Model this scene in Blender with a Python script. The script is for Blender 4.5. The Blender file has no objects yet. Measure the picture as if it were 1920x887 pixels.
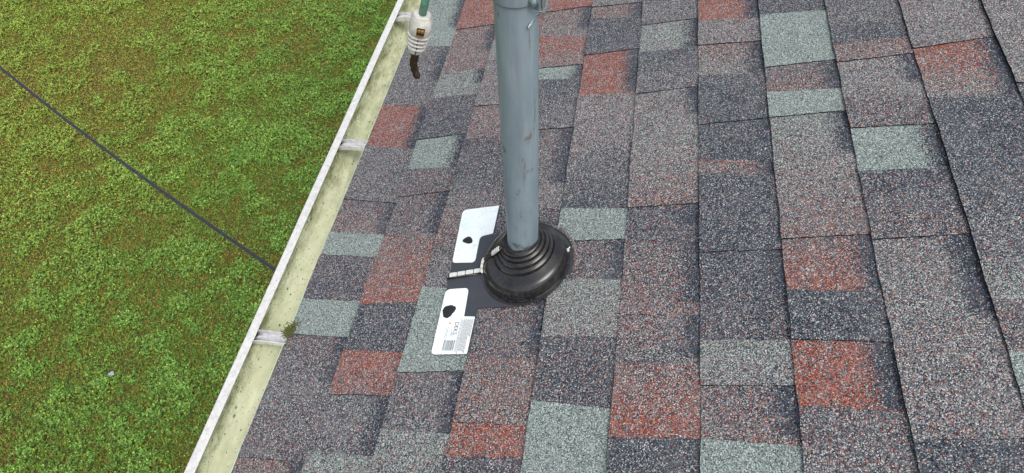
import bpy, bmesh, math, random
import numpy as np
from mathutils import Vector, Matrix
rng = np.random.default_rng(7); random.seed(7)
R = math.radians
scene = bpy.context.scene
C = scene.collection

# ------------------------------------------------------------------ camera
F_PX = 1241.24
cam_d = bpy.data.cameras.new('camera'); cam = bpy.data.objects.new('camera', cam_d); C.objects.link(cam)
cam_d.sensor_width = 36.0; cam_d.lens = F_PX / 1920 * 36.0
cam_d.clip_start = 0.02; cam_d.clip_end = 500
right = Vector((0.98639106, 0.1615637, -0.03049339)); up = Vector((-0.11116139, 0.79197925, 0.60034324)); fw = Vector((-0.12114381, 0.58878352, -0.7991609))
m = Matrix((right, up, -fw)).transposed().to_4x4(); m.translation = Vector((0, 0, 1.07446)); cam.matrix_world = m
scene.camera = cam
# ------------------------------------------------------------------ light: bright overcast sky, veiled sun
SUN_EL, SUN_AZ = R(60), R(140)          # azimuth measured from +Y towards +X
w = bpy.data.worlds.new('World'); scene.world = w; w.use_nodes = True
nt = w.node_tree; bg = nt.nodes['Background']
sky = nt.nodes.new('ShaderNodeTexSky'); sky.sky_type = 'NISHITA'; sky.sun_disc = False
sky.sun_elevation = SUN_EL; sky.sun_rotation = SUN_AZ; sky.dust_density = 3.0; sky.air_density = 1.0; sky.ozone_density = 1.0
hs = nt.nodes.new('ShaderNodeHueSaturation'); hs.inputs['Saturation'].default_value = 0.45   # thin cloud: greyer than a clear sky
nt.links.new(sky.outputs[0], hs.inputs['Color']); nt.links.new(hs.outputs[0], bg.inputs[0]); bg.inputs[1].default_value = 0.15
sl = bpy.data.lights.new('sun', 'SUN'); sl.energy = 1.15; sl.angle = R(34); sl.color = (1.0, 0.965, 0.9)
so = bpy.data.objects.new('sun', sl); C.objects.link(so)
sd = Vector((math.sin(SUN_AZ) * math.cos(SUN_EL), math.cos(SUN_AZ) * math.cos(SUN_EL), math.sin(SUN_EL)))
so.rotation_euler = sd.to_track_quat('Z', 'Y').to_euler()
scene.view_settings.view_transform = 'Standard'; scene.view_settings.look = 'None'
scene.view_settings.exposure = 0.5; scene.view_settings.gamma = 1.0; scene.view_settings.use_curve_mapping = False
scene.render.engine = 'CYCLES'

# ------------------------------------------------------------------ frame of the roof
TH = 0.306110178; CT, ST = math.cos(TH), math.sin(TH)
D = 0.143; S0 = -0.65014
S_EAVE = -0.668
LAWN_Z = -2.9
CAMZ = 1.07446
def rp(s, u, off=0.0):
    return (s * CT - off * ST, u, s * ST + off * CT)
def u_at(y, s):
    """eave-wise position of a tab cut measured on the seam s"""
    lo, hi = -2.0, 6.0
    for _ in range(50):
        mid = (lo + hi) / 2
        q = Vector(rp(s, mid)) - Vector((0, 0, CAMZ))
        dz = q.dot(fw)
        py = -1e9 if dz <= 0.02 else 443.5 - F_PX * q.dot(up) / dz
        if dz <= 0.02 or py > y: lo = mid
        else: hi = mid
    return (lo + hi) / 2

# ------------------------------------------------------------------ helpers
def lin(r, g, b):
    f = lambda c: (c / 255 / 12.92) if c / 255 <= 0.04045 else ((c / 255 + 0.055) / 1.055) ** 2.4
    return (f(r), f(g), f(b), 1.0)
def tag(o, label=None, cat=None, group=None, kind=None):
    if label: o['label'] = label
    if cat: o['category'] = cat
    if group: o['group'] = group
    if kind: o['kind'] = kind
    return o
def empty(name, loc=(0, 0, 0)):
    o = bpy.data.objects.new(name, None); o.empty_display_size = 0.05; o.location = loc; C.objects.link(o); return o
def link(name, me, mat, parent=None, smooth=False):
    o = bpy.data.objects.new(name, me)
    if mat: me.materials.append(mat)
    if smooth and len(me.polygons): me.polygons.foreach_set('use_smooth', [True] * len(me.polygons))
    C.objects.link(o)
    if parent:
        o.parent = parent; o.matrix_parent_inverse = Matrix.Translation(parent.location).inverted() if parent.parent is None else Matrix.Identity(4)
    return o
def pym(name, verts, faces, mat, parent=None, smooth=False):
    me = bpy.data.meshes.new(name); me.from_pydata([tuple(v) for v in verts], [], faces); me.update()
    return link(name, me, mat, parent, smooth)
def from_bm(name, bm, mat, parent=None, smooth=False):
    bmesh.ops.recalc_face_normals(bm, faces=bm.faces)
    me = bpy.data.meshes.new(name); bm.to_mesh(me); bm.free()
    return link(name, me, mat, parent, smooth)
def color_attr(me, arr, name='mix'):
    a = me.color_attributes.new(name, 'FLOAT_COLOR', 'POINT')
    a.data.foreach_set('color', np.asarray(arr, dtype=np.float32).ravel())
def bm_box(bm, x0, x1, y0, y1, z0, z1, f=None):
    f = f or (lambda a, b, c: (a, b, c))
    v = [bm.verts.new(f(x, y, z)) for x in (x0, x1) for y in (y0, y1) for z in (z0, z1)]
    for q in ((0, 1, 3, 2), (4, 6, 7, 5), (0, 4, 5, 1), (2, 3, 7, 6), (0, 2, 6, 4), (1, 5, 7, 3)): bm.faces.new([v[i] for i in q])
    return v
def bm_tube(bm, pts, rad, n=12, cap=True):
    pts = [Vector(p) for p in pts]; rings = []
    rads = rad if hasattr(rad, '__len__') else [rad] * len(pts)
    t0 = (pts[1] - pts[0]).normalized(); a = t0.orthogonal().normalized()
    for i, p in enumerate(pts):
        t = (pts[min(i + 1, len(pts) - 1)] - pts[max(i - 1, 0)]).normalized()
        a = (a - t * a.dot(t)).normalized(); b = t.cross(a)
        rings.append([bm.verts.new(p + (a * math.cos(k * 2 * math.pi / n) + b * math.sin(k * 2 * math.pi / n)) * rads[i]) for k in range(n)])
    for i in range(len(rings) - 1):
        for k in range(n): bm.faces.new((rings[i][k], rings[i][(k + 1) % n], rings[i + 1][(k + 1) % n], rings[i + 1][k]))
    if cap: bm.faces.new(rings[0][::-1]); bm.faces.new(rings[-1])
def poly_slab(name, pts, off0, off1, mat, parent=None, bevel=0.0):
    """flat sheet lying on the roof: outline in (s, u), real thickness"""
    bm = bmesh.new()
    lo = [bm.verts.new(rp(s, u, off0)) for s, u in pts]; hi = [bm.verts.new(rp(s, u, off1)) for s, u in pts]
    bm.faces.new(hi); bm.faces.new(lo[::-1]); n = len(pts)
    for i in range(n): bm.faces.new((lo[i], lo[(i + 1) % n], hi[(i + 1) % n], hi[i]))
    return from_bm(name, bm, mat, parent)
def rounded(pts, rad, seg=6):
    out = []; n = len(pts)
    for i in range(n):
        r = rad[i]; p = Vector(pts[i])
        if r == 0: out.append(tuple(p)); continue
        a = Vector(pts[i - 1]) - p; b = Vector(pts[(i + 1) % n]) - p
        a = p + a.normalized() * r; b = p + b.normalized() * r
        for k in range(seg + 1):
            t = k / seg; q = (1 - t) ** 2 * a + 2 * t * (1 - t) * p + t * t * b; out.append(tuple(q))
    return out
def noise2(x, y, scale, seed=0):
    """smooth value noise 0..1 on numpy arrays"""
    g = np.random.default_rng(seed).random((256, 256)); X = x / scale; Y = y / scale
    xi = np.floor(X).astype(int); yi = np.floor(Y).astype(int); fx = X - xi; fy = Y - yi
    fx = fx * fx * (3 - 2 * fx); fy = fy * fy * (3 - 2 * fy)
    G = lambda i, j: g[i % 256, j % 256]
    return (G(xi, yi) * (1 - fx) + G(xi + 1, yi) * fx) * (1 - fy) + (G(xi, yi + 1) * (1 - fx) + G(xi + 1, yi + 1) * fx) * fy
def fbm(x, y, scale, seed=0, oct=3):
    t = 0; a = 1; s = 0
    for k in range(oct): t = t + a * noise2(x, y, scale / 2 ** k, seed + k * 17); s += a; a *= 0.55
    return t / s

# ------------------------------------------------------------------ materials
class N:
    def __init__(self, name):
        self.m = bpy.data.materials.new(name); self.m.use_nodes = True; self.t = self.m.node_tree; self.b = self.t.nodes['Principled BSDF']
    def n(self, typ, **kw):
        x = self.t.nodes.new(typ)
        for k, v in kw.items(): setattr(x, k, v)
        return x
    def l(self, a, b): self.t.links.new(a, b)
    def set(self, x, i, v):
        if hasattr(v, 'is_linked') or isinstance(v, bpy.types.NodeSocket): self.l(v, x.inputs[i])
        else: x.inputs[i].default_value = v
    def math(self, op, a, b=0.0, c=None, clamp=False):
        x = self.n('ShaderNodeMath', operation=op, use_clamp=clamp); self.set(x, 0, a); self.set(x, 1, b)
        if c is not None: self.set(x, 2, c)
        return x.outputs[0]
    def mix(self, f, a, b):
        x = self.n('ShaderNodeMix', data_type='RGBA'); self.set(x, 0, f); self.set(x, 6, a); self.set(x, 7, b); return x.outputs[2]
    def obj(self): return self.n('ShaderNodeTexCoord').outputs['Object']
    def noise(self, scale, detail=3, rough=0.55, vec=None, dim='3D'):
        x = self.n('ShaderNodeTexNoise', noise_dimensions=dim); x.inputs['Scale'].default_value = scale; x.inputs['Detail'].default_value = detail; x.inputs['Roughness'].default_value = rough
        self.l(vec or self.obj(), x.inputs['Vector']); return x.outputs['Fac']
    def voro(self, scale, vec=None, feature='F1'):
        x = self.n('ShaderNodeTexVoronoi', feature=feature); x.inputs['Scale'].default_value = scale; self.l(vec or self.obj(), x.inputs['Vector']); return x
    def ramp(self, f, stops, interp='LINEAR'):
        x = self.n('ShaderNodeValToRGB'); x.color_ramp.interpolation = interp; e = x.color_ramp.elements
        while len(e) > 1: e.remove(e[-1])
        e[0].position, e[0].color = stops[0]
        for p, c in stops[1:]:
            q = e.new(p); q.color = c
        self.l(f, x.inputs[0]); return x.outputs[0]
    def map(self, scale, vec=None):
        x = self.n('ShaderNodeMapping'); x.inputs['Scale'].default_value = scale; self.l(vec or self.obj(), x.inputs[0]); return x.outputs[0]
    def bump(self, h, strength, dist):
        x = self.n('ShaderNodeBump'); x.inputs['Strength'].default_value = strength; x.inputs['Distance'].default_value = dist
        self.l(h, x.inputs['Height']); self.l(x.outputs[0], self.b.inputs['Normal'])
    def out(self, col=None, rough=None, metal=None, spec=None):
        for i, v in (('Base Color', col), ('Roughness', rough), ('Metallic', metal), ('Specular IOR Level', spec)):
            if v is not None: self.set(self.b, i, v)
        return self.m

def granule_material():
    k = N('granule_asphalt'); at = k.n('ShaderNodeAttribute', attribute_name='mix'); sep = k.n('ShaderNodeSeparateColor'); k.l(at.outputs['Color'], sep.inputs[0])
    v = k.voro(1 / 0.0016); rc = k.n('ShaderNodeSeparateColor'); k.l(v.outputs['Color'], rc.inputs[0]); r1, r2, r3 = rc.outputs
    clump = k.noise(48, 4, 0.65); clump2 = k.noise(110, 2, 0.6)
    redf = k.math('MULTIPLY', sep.outputs[0], k.math('MULTIPLY_ADD', clump, 2.0, 0.0, clamp=False), clamp=True)
    mint = k.math('MULTIPLY', sep.outputs[1], k.math('MULTIPLY_ADD', clump2, 0.5, 0.75), clamp=True)
    dark = k.math('MULTIPLY', sep.outputs[2], k.math('MULTIPLY_ADD', clump2, 0.9, 0.55), clamp=True)
    t1 = k.math('LESS_THAN', r1, redf); s2 = k.math('ADD', redf, mint); t2 = k.math('LESS_THAN', r1, s2)
    t3 = k.math('LESS_THAN', r1, k.math('ADD', s2, dark))
    light = k.ramp(r2, [(0, lin(80, 80, 84)), (0.3, lin(110, 106, 106)), (0.62, lin(142, 138, 136)), (0.85, lin(170, 169, 167)), (0.97, lin(206, 204, 202))])
    darkc = k.ramp(r2, [(0, lin(20, 23, 30)), (0.35, lin(40, 46, 56)), (0.75, lin(68, 77, 90)), (1, lin(100, 108, 118))])
    mintc = k.ramp(r2, [(0, lin(92, 103, 100)), (0.4, lin(124, 138, 132)), (0.75, lin(152, 165, 158)), (1, lin(200, 208, 202))])
    redc = k.ramp(r3, [(0, lin(86, 46, 42)), (0.35, lin(132, 64, 50)), (0.7, lin(172, 86, 60)), (1, lin(196, 124, 96))])
    col = k.mix(t1, k.mix(t2, k.mix(t3, light, darkc), mintc), redc)
    # dark asphalt showing in the pits between granules
    pit = k.math('GREATER_THAN', v.outputs['Distance'], 0.74)
    col = k.mix(k.math('MULTIPLY', pit, 0.75), col, lin(26, 26, 30))
    worn = k.noise(11, 5, 0.62); col = k.mix(k.math('MULTIPLY_ADD', worn, 0.7, -0.33, clamp=True), col, lin(132, 130, 130))   # chalky wear in drifting patches
    scuff = k.math('MULTIPLY', k.math('MULTIPLY_ADD', k.noise(6.5, 6, 0.7), 4.0, -2.3, clamp=True), 0.20); col = k.mix(scuff, col, lin(172, 166, 164))
    k.bump(k.math('MULTIPLY', v.outputs['Distance'], -1.0), 0.9, 0.0012)
    return k.out(col, 0.86, 0, 0.35)
M = {}
M['granule'] = granule_material()
def simple(name, c, rough=0.6, metal=0.0, var=0.12, scale=30, bump=0.0, spec=0.5):
    k = N(name); c = lin(*c); n = k.noise(scale, 5, 0.6)
    lo = tuple(x * (1 - var) for x in c[:3]) + (1,); hi = tuple(min(1, x * (1 + var)) for x in c[:3]) + (1,)
    col = k.ramp(n, [(0.3, lo), (0.7, hi)])
    if bump: k.bump(k.noise(scale * 6, 3), bump, 0.001)
    return k.out(col, k.math('MULTIPLY_ADD', n, 0.25, rough - 0.12), metal, spec)
M['asphalt_edge'] = simple('asphalt_edge', (20, 19, 22), 0.98, var=0.3, scale=300, bump=0.6)
M['deck'] = simple('plywood', (150, 120, 85), 0.8)
M['siding'] = simple('siding', (205, 200, 188), 0.6)
M['fascia'] = simple('painted_fascia', (225, 225, 220), 0.5)
M['drip'] = simple('drip_edge_paint', (205, 212, 190), 0.45, var=0.15, scale=60)

def gutter_material():
    k = N('cream_gutter_paint'); v3 = k.obj()
    base = k.ramp(k.noise(9, 5, 0.6), [(0.25, lin(190, 196, 160)), (0.5, lin(212, 216, 182)), (0.8, lin(224, 227, 198))])
    at = k.n('ShaderNodeAttribute', attribute_name='mix'); sep = k.n('ShaderNodeSeparateColor'); k.l(at.outputs['Color'], sep.inputs[0])
    dirt = sep.outputs[0]
    str_n = k.noise(55, 6, 0.75, k.map((1, 0.35, 1)))
    film = k.math('MULTIPLY', k.math('MULTIPLY_ADD', str_n, 3.6, -1.30, clamp=True), dirt, clamp=True)
    col = k.mix(film, base, lin(112, 116, 70))
    v = k.voro(95, k.map((1, 0.62, 1))); vr = k.n('ShaderNodeSeparateColor'); k.l(v.outputs['Color'], vr.inputs[0])
    size = k.math('MULTIPLY_ADD', vr.outputs[0], 0.24, 0.02)
    spot = k.math('LESS_THAN', v.outputs['Distance'], size)
    keep = k.math('LESS_THAN', vr.outputs[1], k.math('MULTIPLY_ADD', dirt, 0.9, 0.22))
    lump = k.math('GREATER_THAN', k.noise(420, 2), 0.42)
    col = k.mix(k.math('MULTIPLY', k.math('MULTIPLY', spot, keep), k.math('MULTIPLY', lump, 0.85)), col, lin(62, 60, 40))
    v2 = k.voro(260); vr2 = k.n('ShaderNodeSeparateColor'); k.l(v2.outputs['Color'], vr2.inputs[0])
    sp2 = k.math('MULTIPLY', k.math('LESS_THAN', v2.outputs['Distance'], 0.3), k.math('LESS_THAN', vr2.outputs[1], k.math('MULTIPLY_ADD', dirt, 0.28, 0.03)))
    col = k.mix(k.math('MULTIPLY', sp2, 0.8), col, lin(70, 66, 44))
    return k.out(col, k.math('MULTIPLY_ADD', str_n, 0.3, 0.25), 0, 0.5)
M['gutter'] = gutter_material()
def lip_material():
    k = N('weathered_white_lip'); n = k.noise(70, 6, 0.7)
    col = k.ramp(n, [(0.3, lin(188, 188, 184)), (0.6, lin(213, 212, 208))])
    v = k.voro(330); r = k.n('ShaderNodeSeparateColor'); k.l(v.outputs['Color'], r.inputs[0])
    sp = k.math('MULTIPLY', k.math('LESS_THAN', v.outputs['Distance'], 0.38), k.math('LESS_THAN', r.outputs[0], 0.12))
    col = k.mix(k.math('MULTIPLY', sp, 0.5), col, lin(120, 118, 122))
    return k.out(col, 0.5)
M['lip'] = lip_material()
def metal(name, c, rough=0.35, var=0.2, stain=None, scale=60, met=0.85):
    k = N(name); n = k.noise(scale, 6, 0.7); c0 = lin(*c)
    col = k.ramp(n, [(0.3, tuple(x * (1 - var) for x in c0[:3]) + (1,)), (0.7, c0)])
    if stain: col = k.mix(k.math('MULTIPLY', k.math('GREATER_THAN', k.noise(scale * 1.7, 5, 0.75), 0.6), 0.6), col, lin(*stain))
    return k.out(col, k.math('MULTIPLY_ADD', n, 0.3, rough - 0.1), met)
M['aluminium'] = metal('mill_aluminium', (226, 224, 226), 0.34, 0.30, (130, 122, 116), 55, 0.45)
M['clip'] = metal('pressed_steel', (238, 238, 232), 0.35, 0.15, (150, 142, 128), 300, 0.25)
M['bolt'] = metal('zinc_bolt', (150, 165, 170), 0.4, 0.2, (96, 62, 44), 200)

def pipe_material():
    k = N('galvanised_pipe'); at = k.n('ShaderNodeAttribute', attribute_name='mix'); sep = k.n('ShaderNodeSeparateColor'); k.l(at.outputs['Color'], sep.inputs[0])
    n = k.noise(22, 6, 0.65, k.map((1, 1, 0.25))); n2 = k.noise(240, 3, 0.6)
    col = k.ramp(n, [(0.25, lin(118, 137, 146)), (0.5, lin(136, 154, 161)), (0.75, lin(154, 169, 173))])
    stk = k.noise(70, 5, 0.7, k.map((1, 1, .06))); col = k.mix(k.math('MULTIPLY_ADD', stk, 1.6, -.75, clamp=True), col, lin(108, 122, 130)); col = k.mix(k.math('MULTIPLY_ADD', k.noise(55, 5, 0.7, k.map((1, 1, .12))), 2.2, -1.25, clamp=True), col, lin(172, 182, 184))
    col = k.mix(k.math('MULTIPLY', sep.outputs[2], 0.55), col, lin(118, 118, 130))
    jag = k.math('MULTIPLY_ADD', n2, 1.2, 0.3)
    col = k.mix(k.math('MULTIPLY', k.math('MULTIPLY', sep.outputs[0], jag, clamp=True), 0.95, clamp=True), col, lin(112, 88, 70))
    col = k.mix(k.math('MULTIPLY', sep.outputs[1], jag, clamp=True), col, lin(58, 52, 50))
    k.bump(n2, 0.12, 0.0006)
    return k.out(col, k.math('MULTIPLY_ADD', n, 0.3, 0.32), 0.15, 0.5)
M['pipe'] = pipe_material()
def rubber(name, c, r0, r1, dust=0.35):
    k = N(name); n = k.noise(38, 6, 0.7, k.map((1, 1, 1))); n2 = k.noise(12, 4, 0.6)
    col = k.mix(k.math('MULTIPLY', k.math('MULTIPLY_ADD', n, 2.4, -0.9, clamp=True), dust), lin(*c), lin(84, 80, 76))
    k.bump(n, 0.08, 0.001)
    return k.out(col, k.math('MULTIPLY_ADD', n2, r1 - r0, r0), 0, 0.6)
M['rubber'] = rubber('glossy_black_rubber', (24, 24, 26), 0.10, 0.30, 0.40)
M['plate'] = rubber('dark_flashing_sheet', (54, 58, 66), 0.45, 0.8, 0.3)
M['tar'] = simple('tar', (30, 31, 33), 0.7, var=0.4, scale=200, bump=0.8)
def label_material():
    k = N('white_film'); n = k.noise(26, 6, 0.75)
    col = k.ramp(n, [(0.3, lin(228, 240, 240)), (0.55, lin(242, 250, 250))])
    scuff = k.math('GREATER_THAN', k.noise(60, 6, 0.8, k.map((2.5, 1, 1))), 0.64)
    col = k.mix(k.math('MULTIPLY', scuff, 0.45), col, lin(150, 160, 160))
    cr = k.math('ABSOLUTE', k.math('SUBTRACT', k.noise(24, 3, 0.5), 0.5)); crease = k.math('LESS_THAN', cr, 0.006); col = k.mix(k.math('MULTIPLY', crease, 0.22), col, lin(150, 158, 160)); k.bump(k.noise(30, 3), 0.35, 0.002)
    return k.out(col, 0.45)
M['label'] = label_material()
M['paper'] = simple('paper_label', (226, 230, 228), 0.7, var=0.04)
M['ink'] = simple('ink', (96, 100, 104), 0.7, var=0.1)
M['ink_dark'] = simple('ink_dark', (46, 48, 54), 0.7, var=0.1)
M['ink_orange'] = simple('ink_orange', (214, 130, 70), 0.7, var=0.1)
M['cable'] = simple('cable_jacket', (52, 52, 58), 0.5, var=0.2, scale=80)
M['plastic'] = simple('pale_plastic', (190, 188, 180), 0.36, var=0.26, scale=120)
M['green_wire'] = simple('green_wire_jacket', (96, 146, 124), 0.4, var=0.4, scale=140)
M['strand'] = metal('tarnished_copper', (92, 78, 60), 0.5, 0.45, (44, 36, 30), 260)
M['brass'] = metal('brass', (214, 172, 92), 0.35, 0.3, (96, 60, 30), 300)
M['hole'] = simple('brown_grime', (60, 34, 18), 0.8, var=0.3, scale=200)

# ------------------------------------------------------------------ house: roof with laminated shingles, read course by course
#   codes: fraction of red, mint, dark granules (the rest are light grey)
MIX = {'R': (.52, .04, .17), 'r': (.19, .08, .33), 'H': (.34, .05, .26), 'L': (.07, .08, .32), 'l': (.07, .22, .27), 'G': (.05, .10, .46),
       'g': (.10, .07, .48), 'D': (.02, .06, .68), 'd': (.05, .04, .62), 'M': (.00, .84, .10), 'm': (.05, .48, .22), 'B': (.02, .01, .84)}
# each tab: (y at lower seam, y at upper seam) of its far end; then codes far>near ; band = length share of the dark upper strip
T = {
0: [(-60, -66, 'GM', 1), (16, 8, 'MM', .5), (86, 84, 'GG', .55), (196, 198, 'RR', 1), (272, 277, 'GG', 0), (373, 379, 'gr', 1), (436, 438, 'MM', 0), (478, 480, 'dd', 0), (560, 563, 'MM', 0), (625, 631, 'gG', .85), (721, 727, 'Gg', 0), (857, 864, 'rr', 1), (930, 936, 'dd', 0)],
1: [(-40, -55, 'RR', 0), (55, 41, 'rr', .55), (137, 123, 'mm', .55), (186, 172, 'dD', 0), (262, 247, 'MM', 1), (317, 311, 'gg', 0), (369, 354, 'gg', 1), (439, 435, 'rR', 0), (572, 563, 'DD', 0), (656, 659, 'RH', 0), (739, 740, 'GG', 1), (845, 854, 'mm', 0), (932, 940, 'RR', 1)],
2: [(-50, -62, 'RR', 0), (75, 66, 'mm', 0), (106, 98, 'LL', 0), (199, 189, 'rr', .6), (262, 250, 'dd', 0), (319, 306, 'DG', 0), (366, 358, 'Lr', 0), (456, 452, 'GG', 0), (538, 538, 'MM', 0), (699, 692, 'gG', 1), (805, 812, 'mG', 0), (962, 960, 'RR', 1)],
3: [(-30, -40, 'RR', 0), (24, 7, 'rL', .7), (69, 64, 'Rr', 0), (129, 117, 'MM', 1), (150, 145, 'DG', 0), (245, 235, 'gG', 1), (345, 340, 'LL', 0), (393, 390, 'dd', 0), (447, 440, 'rg', 0), (560, 558, 'gg', .85), (666, 675, 'rr', 0), (792, 797, 'RR', 0), (856, 857, 'dd', 0), (942, 946, 'MM', 1)],
4: [(-40, -52, 'LL', 0), (13, 0, 'rr', 1), (35, 28, 'DD', 0), (104, 87, 'RR', .9), (179, 172, 'LL', 0), (287, 270, 'GD', 0), (390, 388, 'MM', 0), (453, 445, 'gg', 1), (525, 521, 'ml', 0), (632, 630, 'dd', 0), (751, 765, 'MM', 0), (942, 946, 'gg', 1)],
5: [(-30, -40, 'DD', 0), (3, -6, 'GG', 0), (47, 30, 'mm', 1), (98, 85, 'DG', 0), (176, 158, 'Ll', .45), (262, 260, 'lr', 0), (389, 377, 'dd', .6), (449, 450, 'gr', .8), (589, 587, 'rG', .85), (680, 678, 'rR', 0), (820, 820, 'DD', 0), (955, 955, 'rr', 1)],
6: [(-50, -60, 'RR', 1), (40, 30, 'LL', 0), (85, 72, 'rl', 1), (140, 134, 'DD', 0), (233, 217, 'DD', .5), (298, 297, 'rr', .9), (327, 325, 'DD', 0), (473, 464, 'Dd', .5), (637, 634, 'ml', 0), (721, 720, 'gr', .8), (822, 835, 'MM', 0), (955, 958, 'dd', 1)],
7: [(-66, -78, 'dD', 0), (29, 15, 'MM', 0), (127, 107, 'gr', 1), (174, 162, 'MM', 0), (220, 203, 'ml', .9), (290, 285, 'lr', 0), (448, 435, 'rR', .95), (544, 544, 'DD', 0), (637, 638, 'RR', .95), (761, 770, 'gL', 0), (958, 958, 'MM', 1)],
8: [(-70, -80, 'DG', 0), (51, 34, 'DD', 0), (83, 64, 'rr', 0), (117, 95, 'lL', .6), (184, 178, 'gg', 0), (241, 227, 'MM', .95), (321, 310, 'Dg', 0), (448, 434, 'Ll', .9), (600, 598, 'LL', 0), (826, 819, 'DD', 0), (960, 958, 'MM', 1)],
9: [(-110, -125, 'Rr', 0), (5, -12, 'LL', 0), (90, 64, 'Rl', .95), (183, 174, 'DD', 0), (324, 305, 'DG', 0), (476, 468, 'Gm', 0), (561, 556, 'gg', 0), (658, 650, 'MM', 0), (738, 730, 'DD', 1), (905, 900, 'rr', 0)],
10: [(-110, -130, 'Ll', 0), (4, -14, 'Ll', 0), (155, 138, 'DG', 1), (330, 316, 'RR', 0), (470, 460, 'MM', 1), (620, 610, 'DD', 0)],
}
BAND = set()
U_FAR, U_NEAR = 3.6, -1.1
NC = 22
def tabs_of(k):
    """list of (u_far_lower, u_far_upper, codes, band)"""
    s_lo = S0 + k * D; s_hi = s_lo + D
    if k == 0: s_lo = S_EAVE
    r = random.Random(100 + k); out = []
    if k in T:
        out = [(u_at(a, s_lo), u_at(b, s_hi), c, b2) for a, b, c, b2 in T[k]]
    else:
        out = [(2.2 + r.uniform(-.05, .05),) * 2 + ('GL', 0)]
    codes = ['RR', 'MM', 'DD', 'GG', 'LL', 'rg', 'gL', 'dD', 'mm', 'GD', 'rR', 'dd']
    pre = []; u = out[0][0]
    while u < U_FAR:
        u += r.choice([.1, .14, .19, .24, .29]); pre.append((u, u - .003, r.choice(codes), r.choice([0, 0, .9, 1])))
    out = pre[::-1] + out; u = out[-1][0]
    while u > U_NEAR:
        u -= r.choice([.12, .16, .2, .25]); out.append((u, u + .003, r.choice(codes), r.choice([0, 0, .9, 1])))
    return out

house = tag(empty('house', (2.6, 1.2, LAWN_Z)), 'house with a low pitched roof of multicoloured grey red and mint asphalt shingles', 'house')
verts = []; faces = []; cols = []; edge_faces = []
def add_tab(k, ua, ub, va, vb, codes, band, first):
    """one exposed tab: far cut ua(lower)->ub(upper), near cut va->vb"""
    s_lo = S0 + k * D if k else S_EAVE; s_hi = S0 + (k + 1) * D + 0.004
    length = max(ua, ub) - min(va, vb); nu = max(2, int(length / 0.008)); ns = 18
    raised = 0.0 if band else 0.0028
    t_lo = 0.0 + raised - 0.0014
    base = len(verts); c0 = np.array(MIX[codes[0]]); c1 = np.array(MIX[codes[1]]); cb = np.array(MIX['B']) * np.array([1, 1, 1])
    rj = random.Random(k * 977 + int(ua * 1000))
    bw = rj.uniform(.20, .27)
    jit = [rj.gauss(0, .0007) for _ in range(ns + 1)]; jit2 = [.0006 * math.sin((ua + (va - ua) * q / nu) * 31 + k) + .0004 * math.sin((ua + (va - ua) * q / nu) * 83 + 2 * k) + rj.gauss(0, .00015) for q in range(nu + 1)]
    for i in range(nu + 1):
        f = i / nu
        for j in range(ns + 1):
            g = j / ns
            ue = ua + (ub - ua) * g + (jit[j] if i == 0 else 0); un = va + (vb - va) * g + (jit[j] if i == nu else 0)
            u = ue + (un - ue) * f; s = s_lo + (s_hi - s_lo) * g + (jit2[i] if j == 0 else 0)
            off = t_lo * (1 - g) - 0.0066 * g + (raised * g * 0.6)
            off += 0.0012 * math.sin(u * 9 + k * 2.1) * (1 - g)
            verts.append(rp(s, u, off))
            c = c0 * (1 - f) + c1 * f
            if band:
                wob = 0.02 * math.sin(u * 70 + k) + 0.015 * math.sin(u * 171)
                e = (g - (1 - bw) + wob * .5) / 0.10; e = min(1, max(0, e * .5 + .5))
                if f > band: e *= max(0, 1 - (f - band) / 0.08)
                c = c * (1 - e) + cb * e
            cols.append((c[0], c[1], c[2], 1))
    W = ns + 1
    for i in range(nu):
        for j in range(ns):
            a = base + i * W + j; faces.append((a, a + W, a + W + 1, a + 1))
    # skirts: lower edge, far and near cuts drop to the layer below
    def skirt(idx, drop):
        b2 = len(verts)
        for q in idx:
            x, y, z = verts[q]; verts.append((x + drop * ST, y, z - drop * CT)); cols.append((0, 0, 1, 1))
        for q in range(len(idx) - 1): edge_faces.append((idx[q], idx[q + 1], b2 + q + 1, b2 + q))
    skirt([base + i * W for i in range(nu + 1)], 0.0100)
    skirt([base + nu * W + j for j in range(W)], 0.0032 if raised else 0.001)
    skirt([base + j for j in range(W)], 0.0032 if raised else 0.001)
for k in range(NC):
    tl = tabs_of(k)
    for i in range(len(tl) - 1):
        a, b = tl[i], tl[i + 1]; add_tab(k, a[0], a[1], b[0], b[1], a[2], a[3], i == 0)
me = bpy.data.meshes.new('shingles'); me.from_pydata(verts, [], faces + edge_faces); me.update()
color_attr(me, cols)
shingles = link('shingles', me, M['granule'], house); me.materials.append(M['asphalt_edge'])
mi = np.zeros(len(me.polygons), dtype=np.int32); mi[len(faces):] = 1; me.polygons.foreach_set('material_index', mi)
# deck, far slope, walls under the roof
S_TOP = S0 + NC * D
xr, _, zr = rp(S_TOP, 0)
XE = S_EAVE * CT
bm = bmesh.new()
bm_box(bm, S_EAVE + .022, S_TOP, U_NEAR, U_FAR, -.030, -.0125, lambda s, u, o: rp(s, u, o)); from_bm('roof_deck', bm, M['deck'], house)
bm = bmesh.new(); bm_box(bm, 0, 3.4, U_NEAR, U_FAR, -.02, 0, lambda s, u, o: (xr + s * CT + o * ST, u, zr - s * ST + o * CT))
ob = from_bm('rear_roof', bm, M['granule'], house); color_attr(ob.data, [(.1, .15, .45, 1)] * len(ob.data.vertices))
bm = bmesh.new(); bm_box(bm, -.585, -.567, U_NEAR, U_FAR, -.36, -.213); from_bm('fascia', bm, M['fascia'], house)
bm = bmesh.new(); bm_box(bm, -.567, -.30, U_NEAR, U_FAR, -.36, -.35); from_bm('soffit', bm, M['fascia'], house)
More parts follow.
